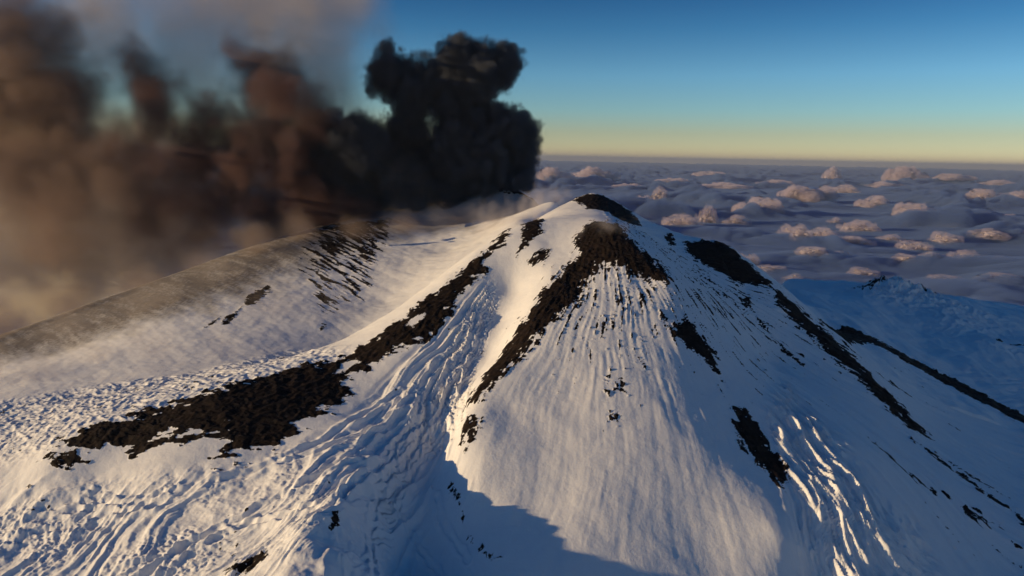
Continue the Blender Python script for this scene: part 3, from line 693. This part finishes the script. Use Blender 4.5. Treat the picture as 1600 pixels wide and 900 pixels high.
CL = [(865,274,48,22),(925,270,62,24),(1003,304,28,14),(1032,300,22,16),(1066,332,46,20),(1106,322,26,30),(1150,331,38,16),(1186,316,62,24),(1243,301,40,18),(1272,298,60,24),(1300,270,22,18),(1322,290,30,14),(1410,272,42,20),(1368,309,46,18),(1430,319,54,22),(1462,301,34,14),
      (1240,346,38,18),(1252,361,32,16),(1287,351,38,18),(1345,341,46,18),(1306,334,22,12),(1540,306,52,16),(1590,301,36,14),(1165,394,40,20),(1480,361,38,16),(1430,371,42,16),(1506,386,48,20),(1560,396,46,16),(1420,396,46,12),(1580,331,42,14),(1520,331,52,12),(1270,391,42,10),
      (1205,406,42,10),(1332,366,42,12),(1392,361,32,12),(1600,361,34,12),(1545,361,42,12),(1050,282,42,8),(1132,287,62,8),(1112,270,44,9),(1215,281,40,8),(1380,286,44,9),(1490,281,46,8),(1560,283,44,8),(980,286,40,9),(1350,412,50,12),(1480,421,50,11),(1570,431,50,12),(1245,421,40,9),(1310,388,36,12)]
g = np.random.default_rng(5); tries = 0
while len(CL) < 52 and tries < 6000:
    tries += 1
    u = int(g.uniform(852, 1600)); v = int(266 + 175 * g.random() ** 1.3); w_ = int(g.uniform(16, 34)); h_ = max(6, int(w_ * g.uniform(.3, .5)))
    if v > 330 and u < 1010 + (v - 330) * 2.2: continue
    if all(abs(u - c[0]) > 26 or abs(v - c[1]) > 11 for c in CL): CL.append((u, v, w_, h_))
ORD = 'first second third fourth fifth sixth seventh eighth ninth tenth eleventh twelfth thirteenth fourteenth fifteenth sixteenth seventeenth eighteenth nineteenth twentieth twenty-first twenty-second twenty-third twenty-fourth twenty-fifth twenty-sixth twenty-seventh twenty-eighth twenty-ninth thirtieth thirty-first thirty-second thirty-third thirty-fourth'.split()
def row_of(v): return 'just under the horizon' if v < 280 else ('a little below the horizon' if v < 297 else ('in the upper middle of the cloud sea' if v < 318 else ('in the lower middle of the cloud sea' if v < 345 else ('low in the cloud sea' if v < 385 else 'nearest the lower snowfield'))))
rank = {}
for rw in set(row_of(c[1]) for c in CL):
    for q, c in enumerate(sorted((c for c in CL if row_of(c[1]) == rw), key=lambda c: c[0])): rank[c] = ORD[q]
g = np.random.default_rng(99)
for k, (u, v, w_, h_) in enumerate(CL):
    d_ = ray(u, v + h_ * 0.55); t_ = (DECK + 110 - CAM_Z) / d_[2]
    px_, py_ = d_[0] * t_, d_[1] * t_
    wm = w_ * py_ / F_PX; hm = h_ * py_ / F_PX
    e = bpy.data.objects.new('cumulus_cloud', None); col.objects.link(e); top_ = cz[((cx - px_) ** 2 + (cy - py_) ** 2).argmin()]; e.location = (px_, py_, top_ - 45)
    e.rotation_euler = (0, 0, g.uniform(-.5, .5) + (math.pi if g.random() < .5 else 0)); e.scale = (wm * 1.25, wm * g.uniform(.9, 1.5), hm / 0.42)
    shp = 'flat' if h_ / w_ < .3 else ('towering' if h_ / w_ > .65 else ('broad' if w_ > 45 else 'small puffy'))
    e['label'] = f"{shp} pinkish cumulus, {rank[(u, v, w_, h_)]} from the left {row_of(v)}"
    e['category'] = 'cloud'; e['group'] = 'cumulus clouds standing above the cloud sea'
    a_, b_ = VAR[k % 7]
    for nm_, dt in (('cloud_body', a_), ('soft_edge', b_)):
        c_ = bpy.data.objects.new(nm_, dt); col.objects.link(c_); c_.parent = e

# ------------------------------------------------------------------ haze
hz = bpy.data.meshes.new('haze')
hx, hy0, hy1, hz0, hz1 = 320000.0, -6000.0, 312000.0, DECK - 900, CAM_Z + 760
hv = [(sx_ * hx, yy, zz) for zz in (hz0, hz1) for sx_, yy in ((-1, hy0), (1, hy0), (1, hy1), (-1, hy1))]
hz.from_pydata(hv, [], [(0, 3, 2, 1), (4, 5, 6, 7), (0, 1, 5, 4), (1, 2, 6, 5), (2, 3, 7, 6), (3, 0, 4, 7)])
hz.materials.append(smoke_mat('haze', (.34, .42, .60), 0.75e-5))
ho = bpy.data.objects.new('haze', hz); col.objects.link(ho); ho['kind'] = 'stuff'; ho['label'] = 'thin blue haze filling the air over the clouds'; ho['category'] = 'haze'
